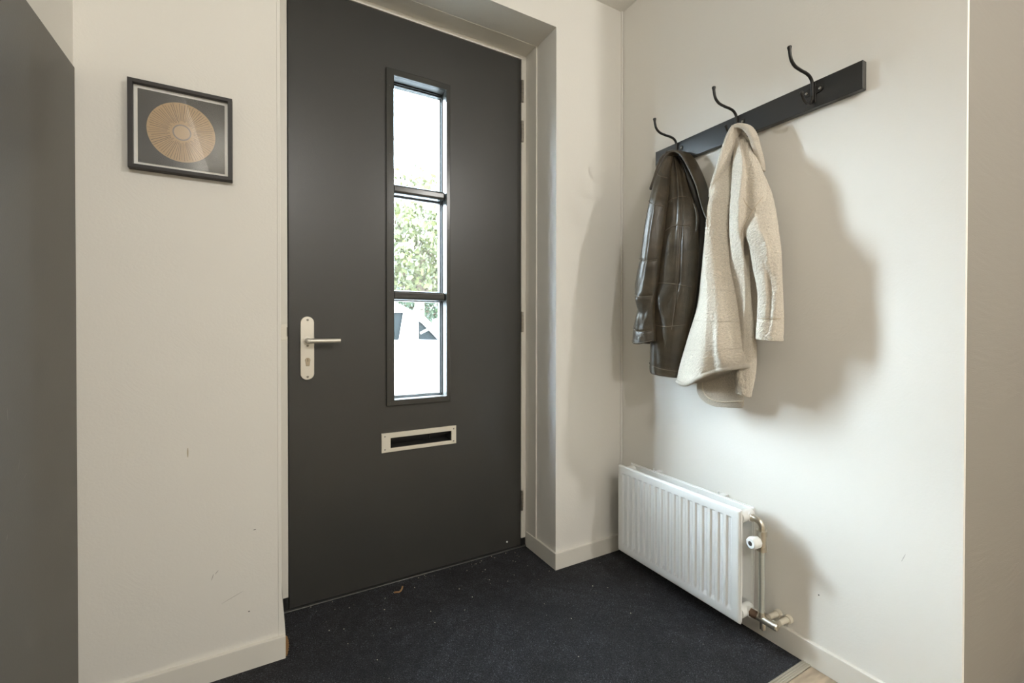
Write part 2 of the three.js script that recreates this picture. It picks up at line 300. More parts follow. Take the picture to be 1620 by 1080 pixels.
// ------------------------------------------------------------------ floor coverings
tag(mesh('carpet', box(XL + 0.004, WALL - 0.0125, -0.011, 0, -0.231, 0.759), M.carpet), 'charcoal entrance carpet with fine pale flecks in front of the door', 'carpet');
{
  const st = thing('carpet_edge_strip', 'pale ribbed metal strip where carpet meets wooden floor', 'floor strip');
  mesh('strip_base', box(XL + 0.004, WALL - 0.0125, -0.0115, 0.0015, 0.759, 0.7835, 0.001), M.alu, st);
  for (const z of [0.7625, 0.7685, 0.7745, 0.780]) mesh('rib', box(XL + 0.004, WALL - 0.0125, 0.001, 0.003, z - 0.0016, z + 0.0016, 0.0008), M.alu, st);
}
{ // oak-look laminate planks of the hall
  const fl = new THREE.Group(); fl.name = 'floor_planks'; scene.add(fl); tag(fl, 'grey oak laminate floor behind the carpet strip', 'floor', null, 'structure');
  const tones = [0, 1, 2, 3].map((k) => std({ map: oakTone(k * 5), roughness: 0.5, color: lin(0.92 + 0.05 * (k % 2), 0.9 + 0.03 * k, 0.9) }));
  let row = 0;
  for (let z = 0.7845; z < BACK - 0.01; z += 0.19, row++) {
    const z1 = Math.min(z + 0.1885, BACK);
    let x = XL - ((row * 0.47) % 1.2);
    for (; x < XR; x += 1.28) {
      const a = Math.max(x, XL + 0.002), b = Math.min(x + 1.2785, z < 1.09 ? WALL - 0.0125 : XR - 0.002);
      if (b - a > 0.05) mesh('plank', box(a, b, -0.0115, 0 - 0.0002 * ((row * 3) % 2), z, z1, 0.0015), tones[(row * 7 + Math.round(x * 10) + 40) % 4], fl);
    }
  }
}
{
  const bits = [];
  const spots = [[-0.02, 0.02], [0.5, -0.2], [0.62, -0.19], [0.86, -0.15]];
  for (let i = 0; i < 90; i++) {
    const nearDoor = rnd() < 0.6, x = nearDoor ? rr(0.05, 0.93) : rr(-0.1, 1.2), z = nearDoor ? -0.225 + 0.25 * rnd() * rnd() : rr(-0.1, 0.7), s = rr(0.0008, 0.0022);
    bits.push(new THREE.IcosahedronGeometry(s, 0).scale(rr(0.7, 1.6), 0.6, rr(0.7, 1.6)).rotateY(rr(0, 3)).translate(x, s * 0.65, z));
  }
  tag(mesh('carpet_crumbs', bits, M.crumb), 'pale crumbs and grit scattered on the dark carpet by the door', 'crumbs', null, 'stuff');
  const leaf = new THREE.TubeGeometry(new THREE.CatmullRomCurve3([[0.345, 0.003, -0.163], [0.352, 0.006, -0.157], [0.362, 0.004, -0.156], [0.372, 0.007, -0.163], [0.378, 0.012, -0.172]].map(V)), 20, 0.0032, 6).scale(1, 1, 1);
  tag(mesh('dry_leaf', leaf, M.leafDry), 'curled dry brown leaf on the carpet near the door', 'leaf');
}

// ------------------------------------------------------------------ framed picture
{
  const p = thing('framed_picture', 'black framed print of a tan radial disc on the wall left of the door', 'picture', [-0.261, 1.3866, -0.01]);
  const X0 = -0.1125, X1 = 0.1125, H = 0.2272, e = 0.0105;
  mesh('picture_frame', slab(rect(X0, X1, 0, H), [rect(X0 + e, X1 - e, e, H - e)], 0.001, 0.024, 0.0012), M.frame, p);
  mesh('passe_partout', box(X0 + e - 0.002, X1 - e + 0.002, e - 0.002, H - e + 0.002, 0.005, 0.011), M.mat, p);
  const n = 1024, cv = document.createElement('canvas'); cv.width = n; cv.height = n; const c = cv.getContext('2d');
  c.fillStyle = '#e4e1d8'; c.fillRect(0, 0, n, n);
  c.fillStyle = '#3b3936'; c.fillRect(10, 8, n - 20, n - 16);
  c.fillStyle = '#e4e1d8';
  for (let i = 0; i < 64; i++) for (const x of [10, n - 10]) { c.beginPath(); c.arc(x, 16 + i * 16, 5, 0, 7); c.fill(); }
  for (let i = 0; i < 64; i++) for (const y of [8, n - 8]) { c.beginPath(); c.arc(16 + i * 16, y, 4, 0, 7); c.fill(); }
  const px = (x) => (x + 0.0965) / 0.193 * n, py = (y) => (1 - (y - 0.0168) / 0.1935) * n;
  const ox = px(-0.002), oy = py(0.1135), rx = 0.0745 / 0.193 * n, ry = 0.0785 / 0.1935 * n;
  c.fillStyle = '#b0936c'; c.beginPath(); c.ellipse(ox, oy, rx, ry, 0, 0, 7); c.fill();
  for (let i = 0; i < 72; i++) {
    const a = i / 72 * Math.PI * 2 + rr(-0.012, 0.012), q0 = rr(0.32, 0.45), q1 = rr(0.9, 0.99);
    c.strokeStyle = i % 4 ? '#463726' : '#6a563d'; c.lineWidth = rr(3.5, 6);
    c.beginPath(); c.moveTo(ox + rx * q0 * Math.cos(a), oy + ry * q0 * Math.sin(a)); c.lineTo(ox + rx * q1 * Math.cos(a), oy + ry * q1 * Math.sin(a)); c.stroke();
  }
  c.fillStyle = '#77706a'; c.beginPath(); c.ellipse(ox, oy, rx * 0.275, ry * 0.27, 0, 0, 7); c.fill();
  c.fillStyle = '#b99f7c'; c.beginPath(); c.ellipse(ox, oy, rx * 0.235, ry * 0.23, 0, 0, 7); c.fill();
  const tex = new THREE.CanvasTexture(cv); tex.colorSpace = THREE.SRGBColorSpace;
  mesh('print', new THREE.BoxGeometry(0.193, 0.1935, 0.0006).translate(0, 0.0168 + 0.1935 / 2, 0.0113), std({ map: tex, roughness: 0.7 }), p);
  mesh('glass', box(X0 + e - 0.001, X1 - e + 0.001, e - 0.001, H - e + 0.001, 0.0165, 0.0185), M.artGlass, p);
}

// ------------------------------------------------------------------ coat rack
{
  const r = thing('coat_rack', 'black lacquered board with three double coat hooks on the right wall', 'coat rack');
  mesh('board', box(WALL - 0.02, WALL - 0.0005, 1.609, 1.6845, 0.2, 0.905, 0.0015), M.rack, r);
  for (const z of [0.3083, 0.5523, 0.7849]) {
    const h = new THREE.Group(); h.name = 'hook'; h.position.set(WALL - 0.02, 1.6, z); r.add(h);
    const oval = []; for (let i = 0; i < 40; i++) { const a = i / 40 * 2 * Math.PI; oval.push([0.026 * Math.sign(Math.cos(a)) * Math.abs(Math.cos(a)) ** 0.7, 0.057 + 0.0115 * Math.sign(Math.sin(a)) * Math.abs(Math.sin(a)) ** 0.8]); }
    mesh('back_plate', [slab(oval, [], 0, 0.003, 0.001).rotateY(-Math.PI / 2), box(-0.0035, 0, 0.022, 0.082, -0.0075, 0.0075, 0.003)], M.hook, h);
    mesh('upper_prong', [tube([[-0.004, 0.03, 0], [-0.006, 0.06, 0], [-0.009, 0.083, 0], [-0.02, 0.093, 0], [-0.036, 0.097, 0], [-0.07, 0.098, 0], [-0.098, 0.102, 0], [-0.114, 0.113, 0], [-0.1205, 0.13, 0], [-0.1225, 0.144, 0]], 0.0042, 60, 12), lathe([[0.0001, 0.004], [0.005, 0.003], [0.0062, 0], [0.0052, -0.003], [0.0042, -0.009]], [-0.1225, 0.144, 0], [-0.1, 1, 0], 16)], M.hook, h);
    mesh('lower_prong', [tube([[-0.004, 0.05, 0], [-0.006, 0.035, 0], [-0.014, 0.02, 0], [-0.03, 0.014, 0], [-0.046, 0.018, 0], [-0.057, 0.029, 0], [-0.061, 0.036, 0]], 0.004, 44, 12), sphere([-0.061, 0.036, 0], 0.0054)], M.hook, h);
    for (const s of [-1, 1]) mesh('screw', lathe([[0.0001, 0.0018], [0.003, 0.0012], [0.004, 0]], [-0.0028, 0.057, 0.018 * s], [-1, 0, 0], 12), M.screw, h);
  }
}

// ------------------------------------------------------------------ cloth lofts
const cr = (a, b, c, d, t) => 0.5 * (2 * b + (c - a) * t + (2 * a - 5 * b + 4 * c - d) * t * t + (3 * b - a - 3 * c + d) * t * t * t);
// rows: [pxL, pyL, offL, pxR, pyR, offR, bulge, back]: left and right edge as seen in the photograph, each off metres from the wall
function cloth(rows, opt = {}) {
  const R = rows.map(([a, b, c, d, e, f, bu, bk]) => ({ L: at(a, b, c), R: at(d, e, f), bu, bk }));
  const pick = (i) => R[Math.max(0, Math.min(R.length - 1, i))];
  const row = (s) => {
    const x = s * (R.length - 1), i = Math.min(R.length - 2, Math.floor(x)), t = x - i, q = [pick(i - 1), pick(i), pick(i + 1), pick(i + 2)];
    const vec = (k) => new THREE.Vector3(...['x', 'y', 'z'].map((m) => cr(q[0][k][m], q[1][k][m], q[2][k][m], q[3][k][m], t)));
    return { L: vec('L'), R: vec('R'), bu: cr(q[0].bu, q[1].bu, q[2].bu, q[3].bu, t), bk: cr(q[0].bk, q[1].bk, q[2].bk, q[3].bk, t) };
  };
  const pw = opt.power ?? 2.2, prof = (t0, s) => { const t = Math.pow(t0, typeof opt.skew === 'function' ? opt.skew(s) : opt.skew ?? 1); return Math.pow(Math.max(0, 1 - Math.pow(Math.abs(2 * t - 1), pw)), 1 / pw); };
  const point = (s, t, side = 1, lift = 0) => {
    const r = row(s), d = r.R.clone().sub(r.L), n = new THREE.Vector3(-d.z, 0, d.x).normalize(); if (n.x > 0) n.negate();
    const edge = Math.min(1, Math.min(t, 1 - t) / 0.06);
    const out = side > 0 ? r.bu * prof(t, s) + (opt.fold ? opt.fold(s, t) * edge : 0) + lift : -r.bk * prof(t, s);
    const P = r.L.clone().addScaledVector(d, t).addScaledVector(n, out);
    if (opt.drop) P.y += opt.drop(s, t);
    return P;
  };
  const ns = opt.ns ?? 120, nt = opt.nt ?? 60, pos = [], uv = [], idx = [], cols = 2 * nt;
  const H = R[0].L.distanceTo(R[R.length - 1].L);
  for (let i = 0; i <= ns; i++) {
    const s = i / ns;
    for (let j = 0; j <= cols; j++) {
      const f = j / nt, side = f <= 1 ? 1 : -1, t0 = f <= 1 ? f : 2 - f, t = 0.5 - 0.5 * Math.cos(Math.PI * t0);
      const P = point(s, t, side); pos.push(P.x, P.y, P.z);
      const w = R[Math.min(R.length - 1, Math.round(s * (R.length - 1)))]; uv.push(f * Math.max(0.1, w.L.distanceTo(w.R)), s * H);
    }
  }
  for (let i = 0; i < ns; i++) for (let j = 0; j < cols; j++) { const a = i * (cols + 1) + j, b = a + cols + 1; idx.push(a, b, a + 1, b, b + 1, a + 1); }
  for (const i of [0, ns]) { // end caps
    const c = pos.length / 3, base = i * (cols + 1); let x = 0, y = 0, z = 0;
    for (let j = 0; j < cols; j++) { x += pos[(base + j) * 3]; y += pos[(base + j) * 3 + 1]; z += pos[(base + j) * 3 + 2]; }
    pos.push(x / cols, y / cols + (opt.hollow && i ? opt.hollow : 0), z / cols); uv.push(0, 0);
    for (let j = 0; j < cols; j++) i ? idx.push(base + j, c, base + j + 1) : idx.push(base + j, base + j + 1, c);
  }
  const g = new THREE.BufferGeometry();
  g.setAttribute('position', new THREE.Float32BufferAttribute(pos, 3)); g.setAttribute('uv', new THREE.Float32BufferAttribute(uv, 2)); g.setIndex(idx);
  g.computeVertexNormals();
  if (opt.fuzz) { // pile: short uneven bumps along the normal
    const p = g.attributes.position, n = g.attributes.normal;
    for (let i = 0; i < p.count; i++) {
      const x = p.getX(i), y = p.getY(i), z = p.getZ(i), k = opt.fuzz * (noise.noise(x * 170, y * 170, z * 170) + 0.8 * noise.noise(x * 330, y * 330, z * 330));
      p.setXYZ(i, x + n.getX(i) * k, y + n.getY(i) * k, z + n.getZ(i) * k);
    }
    g.computeVertexNormals();
  }
  return { g, point };
}
const bump = (t, c, w) => Math.exp(-((t - c) ** 2) / (2 * w * w));
const lerp = (a, b, t) => a + (b - a) * t;
const path = (pts) => (s) => { const x = Math.max(0, Math.min(0.99999, s)) * (pts.length - 1), i = Math.floor(x); return lerp(pts[i], pts[i + 1], x - i); };
function seamOn(c, st, r = 0.0016, n = 40) { // a line of stitching lying on a cloth; st: [s, t] points
  const q = new THREE.CatmullRomCurve3(st.map(([s, t]) => new THREE.Vector3(s, t, 0))), pts = [];
  for (let i = 0; i <= n; i++) { const v = q.getPoint(i / n); pts.push(c.point(v.x, v.y, 1, 0.0006)); }
  return tube(pts, r, n * 2, 6);
}
function band(pts, depth, thick, n = 70, endDepth = depth) { // a folded strip along pts, reaching `depth` back towards the wall
  const c = new THREE.CatmullRomCurve3(pts, false, 'centripetal'), pos = [], uv = [], idx = [], m = 14;
  for (let i = 0; i <= n; i++) {
    const u = i / n, P = c.getPoint(u), T = c.getTangent(u), B = new THREE.Vector3(1, 0, 0.15).normalize(), N = new THREE.Vector3().crossVectors(T, B).normalize();
    const e = Math.min(1, Math.min(u, 1 - u) / 0.04), dp = lerp(depth, endDepth, u) * (0.55 + 0.45 * Math.sin(Math.PI * Math.min(1, Math.max(0, u)))), th = thick * (0.5 + 0.5 * e);
    for (let j = 0; j <= m; j++) {
      const a = j / m * 2 * Math.PI, x = Math.sign(Math.cos(a)) * Math.abs(Math.cos(a)) ** 0.6, y = Math.sign(Math.sin(a)) * Math.abs(Math.sin(a)) ** 0.6;
      const Q = P.clone().addScaledVector(B, dp / 2 + x * dp / 2).addScaledVector(N, y * th / 2); pos.push(Q.x, Q.y, Q.z); uv.push(j / m * 0.1, u * 0.4);
    }
  }
  for (let i = 0; i < n; i++) for (let j = 0; j < m; j++) { const a = i * (m + 1) + j, b = a + m + 1; idx.push(a, b, a + 1, b, b + 1, a + 1); }
  for (const i of [0, n]) { const k = pos.length / 3, b0 = i * (m + 1); let s = [0, 0, 0]; for (let j = 0; j < m; j++) for (let q = 0; q < 3; q++) s[q] += pos[(b0 + j) * 3 + q] / m; pos.push(...s); uv.push(0, 0); for (let j = 0; j < m; j++) i ? idx.push(b0 + j, k, b0 + j + 1) : idx.push(b0 + j, b0 + j + 1, k); }
  const g = new THREE.BufferGeometry(); g.setAttribute('position', new THREE.Float32BufferAttribute(pos, 3)); g.setAttribute('uv', new THREE.Float32BufferAttribute(uv, 2)); g.setIndex(idx); g.computeVertexNormals(); return g;
}

// ------------------------------------------------------------------ leather jacket
{
  const j = thing('leather_jacket', 'dark brown stitched leather jacket hanging from the hook nearest the door', 'jacket');
  const body = cloth([
    [1062, 250, 0.045, 1073, 249, 0.035, 0.012, 0.01],
    [1060, 266, 0.062, 1083, 265, 0.045, 0.026, 0.012],
    [1059, 292, 0.080, 1092, 298, 0.055, 0.042, 0.015],
    [1056, 335, 0.092, 1102, 330, 0.066, 0.056, 0.02],
    [1053, 385, 0.098, 1105, 375, 0.075, 0.064, 0.02],
    [1046, 432, 0.10, 1105, 425, 0.07, 0.068, 0.02],
    [1039, 480, 0.10, 1100, 475, 0.065, 0.068, 0.02],
    [1036, 530, 0.098, 1089, 530, 0.065, 0.066, 0.02],
    [1034, 578, 0.095, 1079, 588, 0.065, 0.064, 0.02],
    [1035, 588, 0.094, 1078, 597, 0.065, 0.061, 0.018],
  ], { ns: 190, nt: 90, power: 2.1, skew: 0.72, hollow: 0.06, fold: (s, t) => {
    const top = Math.max(0, 1 - 1.9 * s);
    const a = 0.012 * bump(t, 0.62, 0.09) * top - 0.014 * bump(t, 0.85, 0.07) * top - 0.010 * bump(t, 0.10, 0.06) * top;
    const b = -0.010 * bump(t, lerp(0.52, 0.62, s), 0.05) * bump(s, 0.24, 0.14) - 0.007 * bump(t, 0.70, 0.035) * bump(s, 0.40, 0.2);
    const e = 0.004 * bump(s - 0.30 * t, 0.575, 0.028) * bump(t, 0.38, 0.16) - 0.005 * bump(s - 0.28 * t, 0.635, 0.030) * bump(t, 0.42, 0.18) - 0.004 * bump(s + 0.35 * t, 0.86, 0.03) * bump(t, 0.62, 0.15)
      - 0.003 * bump(s - 0.45 * t, 0.69, 0.03) * bump(t, 0.4, 0.12);
    const w = 0.003 * noise.noise(t * 3, s * 7, 2.2);
    return a + b + e + w - 0.0012 * (bump(s, 0.335 - 0.06 * t, 0.006) + bump(s, 0.44 - 0.05 * t, 0.006) + bump(s, 0.605, 0.005) + bump(s, 0.742, 0.005) + bump(s, 0.878, 0.005));
  } });
  const bm = mesh('body', body.g, M.leather, j);
  mesh('seam', seamOn(body, [[0.335, 0.03], [0.315, 0.2], [0.295, 0.45], [0.283, 0.7], [0.28, 0.88]]), M.thread, bm);
  mesh('seam', seamOn(body, [[0.445, 0.02], [0.42, 0.2], [0.405, 0.42], [0.40, 0.62], [0.405, 0.92]]), M.thread, bm);
  mesh('seam', seamOn(body, [[0.605, 0.02], [0.60, 0.2], [0.605, 0.5], [0.615, 0.8], [0.62, 0.95]]), M.thread, bm);
  mesh('seam', seamOn(body, [[0.735, 0.02], [0.745, 0.3], [0.75, 0.6], [0.745, 0.95]]), M.thread, bm);
  mesh('seam', seamOn(body, [[0.87, 0.02], [0.88, 0.3], [0.885, 0.6], [0.885, 0.95]]), M.thread, bm);
  mesh('seam', seamOn(body, [[0.405, 0.64], [0.48, 0.68], [0.58, 0.68], [0.7, 0.7], [0.76, 0.7]], 0.0011), M.thread, bm);
  const sl = cloth([
    [1052, 250, 0.085, 1064, 248, 0.075, 0.015, 0.012],
    [1043, 270, 0.11, 1060, 278, 0.105, 0.024, 0.02],
    [1034, 300, 0.135, 1057, 308, 0.13, 0.030, 0.025],
    [1030, 322, 0.15, 1054, 330, 0.145, 0.033, 0.028],
    [1023, 362, 0.16, 1050, 366, 0.155, 0.035, 0.03],
    [1017, 405, 0.165, 1045, 405, 0.16, 0.036, 0.03],
    [1010, 440, 0.165, 1041, 442, 0.16, 0.036, 0.03],
    [1007, 465, 0.165, 1037, 468, 0.16, 0.034, 0.03],
    [1010, 490, 0.165, 1035, 494, 0.16, 0.031, 0.028],
    [1005, 520, 0.16, 1036, 523, 0.155, 0.034, 0.03],
    [1003, 541, 0.16, 1036, 540, 0.155, 0.034, 0.03],
  ], { ns: 150, nt: 44, power: 2.1, hollow: 0.05, drop: (s, t) => -0.008 * Math.sin(Math.PI * t) * (s > 0.5 ? s : s * 0.6) * 1.0, fold: (s, t) => 0.004 * bump(t, 0.66, 0.07) * bump(s, 0.40, 0.2) - 0.004 * bump(t, 0.42, 0.10) * bump(s, 0.42, 0.12)
    + 0.003 * Math.sin(14 * s + 9 * t) * bump(s, 0.76, 0.08) - 0.006 * bump(s, 0.80, 0.015) * bump(t, 0.3, 0.25) + 0.005 * bump(s, 0.72, 0.02) * bump(t, 0.35, 0.2) - 0.003 * (bump(s, 0.52, 0.006) + bump(s, 0.70, 0.006) + bump(s, 0.90, 0.005)) + 0.002 * noise.noise(t * 5, s * 16, 7) });
  const sm = mesh('sleeve', sl.g, M.leather, j);
  for (const s of [0.115, 0.29, 0.515, 0.70, 0.895, 0.985]) mesh('seam', seamOn(sl, [[s - 0.004, 0.03], [s + 0.002, 0.3], [s + 0.004, 0.7], [s, 0.97]]), M.thread, sm);
  // collar arch over the hook, with the dark lining under it
  const arch = [[1027.5, 300, 0.155], [1033, 284, 0.145], [1040, 262, 0.125], [1049, 246, 0.10], [1058, 240.5, 0.085], [1066, 239, 0.078], [1074, 243, 0.072], [1082, 254, 0.07], [1091, 271, 0.07], [1100, 291, 0.072], [1106, 312, 0.075], [1112, 333, 0.078], [1118, 347, 0.08]].map(([x, y, d]) => at(x, y, d));
  mesh('collar', band(arch, 0.06, 0.011), M.leather, j);
  mesh('collar_stitching', tube(arch.map((p) => p.clone().add(new THREE.Vector3(-0.001, 0.0035, 0.001))), 0.0011, 90, 6), M.thread, j);
  const lp = cloth([
    [1074, 247, 0.05, 1079, 250, 0.045, 0.008, 0.008],
    [1083, 268, 0.055, 1090, 271, 0.05, 0.010, 0.01],
    [1090, 292, 0.06, 1100, 292, 0.055, 0.012, 0.01],
    [1097, 315, 0.06, 1107, 315, 0.055, 0.012, 0.01],
    [1101, 335, 0.06, 1114, 337, 0.055, 0.012, 0.01],
    [1102, 352, 0.06, 1119, 350, 0.055, 0.012, 0.01],
    [1102, 400, 0.055, 1111, 400, 0.055, 0.014, 0.01],
    [1095, 480, 0.055, 1102, 480, 0.055, 0.014, 0.01],
    [1078, 570, 0.055, 1083, 570, 0.055, 0.012, 0.01],
  ], { ns: 70, nt: 20 });
  mesh('lining', lp.g, M.lining, j);
  const pk = cloth([[1096, 322, 0.105, 1099, 322, 0.10, 0.003, 0.003], [1100, 335, 0.11, 1104, 335, 0.105, 0.005, 0.004], [1101, 350, 0.112, 1105.5, 350, 0.107, 0.005, 0.004], [1100, 366, 0.112, 1103, 366, 0.107, 0.003, 0.003]], { ns: 30, nt: 10 });
  mesh('pocket_edge', pk.g, M.leather, j);
  const q = at(1041, 434, 0.15);
  mesh('care_tag', box(q.x - 0.001, q.x + 0.001, q.y - 0.028, q.y + 0.02, q.z - 0.005, q.z + 0.006, 0.0008), M.mat, j);
}

// ------------------------------------------------------------------ teddy coat
{
  const t = thing('teddy_coat', 'cream curly fleece coat hanging from the middle hook', 'coat');
  const fuzz = 0.0015;
  // front panel that falls on the left and swings out towards the door
  const front = cloth([
    [1158, 212, 0.040, 1165, 209, 0.035, 0.010, 0.01],
    [1154, 233, 0.050, 1162, 232, 0.060, 0.024, 0.012],
    [1148, 259, 0.062, 1159, 262, 0.085, 0.040, 0.014],
    [1140, 293, 0.074, 1157, 300, 0.115, 0.052, 0.016],
    [1129, 336, 0.080, 1156, 345, 0.12, 0.062, 0.018],
    [1119, 381, 0.085, 1160, 390, 0.12, 0.072, 0.02],
    [1110, 431, 0.088, 1168, 435, 0.115, 0.082, 0.02],
    [1104, 481, 0.09, 1178, 485, 0.11, 0.090, 0.02],
    [1089, 531, 0.093, 1186, 532, 0.11, 0.096, 0.02],
    [1076, 576, 0.096, 1191, 565, 0.11, 0.098, 0.018],
    [1070, 603, 0.096, 1191, 578, 0.11, 0.094, 0.016],
  ], { ns: 330, nt: 140, power: 1.55, skew: (s) => lerp(2.3, 1.5, s), fuzz, drop: (s, tt) => -0.022 * Math.pow(Math.max(0, (s - 0.9) / 0.1), 1.5) * Math.sin(Math.PI * Math.min(1, tt * 1.35)), fold: (s, tt) =>
    -0.012 * bump(tt, lerp(0.82, 0.74, s), 0.05) * bump(s, 0.92, 0.10) + 0.016 * bump(tt, 0.82, 0.04) * bump(s, 0.84, 0.06)
    + 0.006 * bump(tt, 0.86, 0.05) * bump(s, 0.6, 0.2) + 0.004 * noise.noise(tt * 3, s * 6, 1.5) });
  const fm = mesh('front_panel', front.g, M.boucle, t);
  const hem = []; for (let i = 0; i <= 60; i++) { const u = 0.015 + 0.97 * i / 60; hem.push(front.point(1, u, 1, -0.004)); }
  mesh('hem', fuzzed(tube(hem, 0.0072, 160, 14)), M.boucle, fm);
  mesh('seam', seamOn(front, [[0.245, 0.30], [0.235, 0.6], [0.225, 0.85]], 0.0012), M.boucleSeam, fm);
  mesh('seam', seamOn(front, [[0.235, 0.62], [0.30, 0.64], [0.38, 0.7], [0.44, 0.76]], 0.0012), M.boucleSeam, fm);
  // back of the coat and the shoulder on the right
  const back = cloth([
    [1162, 207, 0.045, 1179, 210, 0.03, 0.014, 0.01],
    [1161, 235, 0.08, 1189, 234, 0.04, 0.026, 0.014],
    [1159, 270, 0.12, 1202, 268, 0.055, 0.036, 0.018],
    [1156, 310, 0.13, 1213, 304, 0.058, 0.044, 0.02],
    [1154, 350, 0.135, 1214, 345, 0.065, 0.048, 0.022],
    [1155, 385, 0.14, 1186, 385, 0.09, 0.046, 0.022],
    [1158, 420, 0.14, 1175, 420, 0.10, 0.040, 0.022],
    [1163, 455, 0.135, 1178, 455, 0.10, 0.034, 0.02],
    [1168, 500, 0.13, 1188, 498, 0.10, 0.032, 0.02],
    [1168, 545, 0.125, 1196, 545, 0.09, 0.032, 0.02],
    [1162, 590, 0.12, 1196, 588, 0.09, 0.030, 0.018],
    [1165, 622, 0.115, 1188, 628, 0.09, 0.024, 0.016],
  ], { ns: 300, nt: 100, power: 2.3, fuzz, fold: (s, tt) => 0.022 * bump(tt, 0.16, 0.075) * Math.max(0, 1 - 1.1 * s) * Math.min(1, 6 * s) - 0.012 * bump(tt, 0.36, 0.1) * bump(s, 0.25, 0.15) - 0.006 * bump(tt, 0.4, 0.1) * bump(s, 0.4, 0.15) + 0.003 * noise.noise(tt * 4, s * 8, 4.5) - 0.03 * bump(tt, 0.62, 0.09) * bump(s, 0.475, 0.04) });
  const bk = mesh('back_panel', back.g, M.boucle, t);
  mesh('seam', seamOn(back, [[0.295, 0.28], [0.325, 0.42], [0.345, 0.52]], 0.0011), M.boucleSeam, bk);
  mesh('seam', seamOn(back, [[0.30, 0.78], [0.345, 0.52], [0.40, 0.36], [0.44, 0.25]], 0.0011), M.boucleSeam, bk);
  // sleeve
  const sl = cloth([
    [1186, 262, 0.075, 1204, 275, 0.04, 0.020, 0.012],
    [1190, 300, 0.09, 1216, 305, 0.045, 0.030, 0.016],
    [1184, 340, 0.125, 1223, 340, 0.05, 0.038, 0.02],
    [1180, 366, 0.145, 1228, 372, 0.06, 0.042, 0.022],
    [1187, 392, 0.145, 1232, 405, 0.07, 0.042, 0.024],
    [1192, 425, 0.135, 1236, 440, 0.08, 0.042, 0.026],
    [1198, 460, 0.125, 1239, 472, 0.088, 0.042, 0.028],
    [1199, 500, 0.115, 1240, 505, 0.094, 0.042, 0.03],
    [1197, 536, 0.11, 1238, 540, 0.098, 0.040, 0.03],
  ], { ns: 240, nt: 80, power: 2.1, fuzz, hollow: 0.06, fold: (s, tt) => 0.014 * bump(tt, lerp(0.12, 0.5, (s - 0.35) / 0.5), 0.06) * bump(s, 0.45, 0.12) - 0.012 * bump(tt, lerp(0.2, 0.55, (s - 0.5) / 0.35), 0.06) * bump(s, 0.72, 0.12) + 0.006 * bump(tt, 0.75, 0.1) * bump(s, 0.7, 0.2) - 0.004 * bump(s, 0.885, 0.008) + 0.003 * noise.noise(tt * 4, s * 8, 9.5) });
  const sm = mesh('sleeve', sl.g, M.boucle, t);
  mesh('seam', seamOn(sl, [[0.885, 0.06], [0.882, 0.4], [0.878, 0.7], [0.872, 0.95]], 0.0012), M.boucleSeam, sm);
  const side = cloth([[1172, 372, 0.05, 1200, 372, 0.035, 0.008, 0.006], [1170, 420, 0.055, 1204, 420, 0.035, 0.010, 0.006], [1172, 470, 0.055, 1206, 470, 0.035, 0.010, 0.006], [1176, 530, 0.055, 1206, 528, 0.035, 0.010, 0.006]], { ns: 60, nt: 20, fuzz: 0.0006 });
  mesh('side_panel', side.g, M.boucle, t);
  // lower back flap, nearer the wall
  const flap = cloth([
    [1108, 560, 0.085, 1180, 560, 0.06, 0.014, 0.006],
    [1104, 600, 0.085, 1178, 600, 0.06, 0.014, 0.006],
    [1103, 616, 0.085, 1178, 622, 0.06, 0.014, 0.006],
    [1108, 628, 0.085, 1177, 636, 0.06, 0.014, 0.006],
    [1118, 637, 0.083, 1176, 643, 0.06, 0.012, 0.006],
    [1132, 643, 0.08, 1174, 645, 0.06, 0.010, 0.005],
  ], { ns: 90, nt: 70, power: 3, fuzz: 0.0006 });
  const fl = mesh('back_hem_flap', flap.g, M.boucle, t);
  mesh('seam', tube([[1111, 605], [1112, 617], [1118, 627], [1130, 633.5], [1145, 635.5], [1160, 635], [1175, 634]].map(([x, y]) => at(x, y, 0.101 - (x - 1110) * 0.0004)), 0.0016, 60, 6), std({ color: lin(0.75, 0.68, 0.55), roughness: 1 }), fl);
  // collar arch over the hook
  const arch = [[1121, 311, 0.15], [1126, 288, 0.145], [1135, 260, 0.135], [1144, 230, 0.12], [1151, 211, 0.108], [1158, 200.5, 0.10], [1166, 198, 0.095], [1175, 201, 0.09], [1184, 212, 0.084], [1191, 230, 0.08], [1198, 250, 0.072], [1204, 270, 0.062]].map(([x, y, d]) => at(x, y, d));
  mesh('collar', fuzzed(band(arch, 0.06, 0.017, 140, 0.03)), M.boucle, t);
}
function fuzzed(g, k0 = 0.0009) {
  const q = g.index ? g : mergeVertices(g, 1e-5); q.computeVertexNormals();
  const p = q.attributes.position, n = q.attributes.normal;
  for (let i = 0; i < p.count; i++) {
    const x = p.getX(i), y = p.getY(i), z = p.getZ(i), k = k0 * (noise.noise(x * 170, y * 170, z * 170) + 0.8 * noise.noise(x * 330, y * 330, z * 330));
    p.setXYZ(i, x + n.getX(i) * k, y + n.getY(i) * k, z + n.getZ(i) * k);
  }
  q.computeVertexNormals(); return q;
}

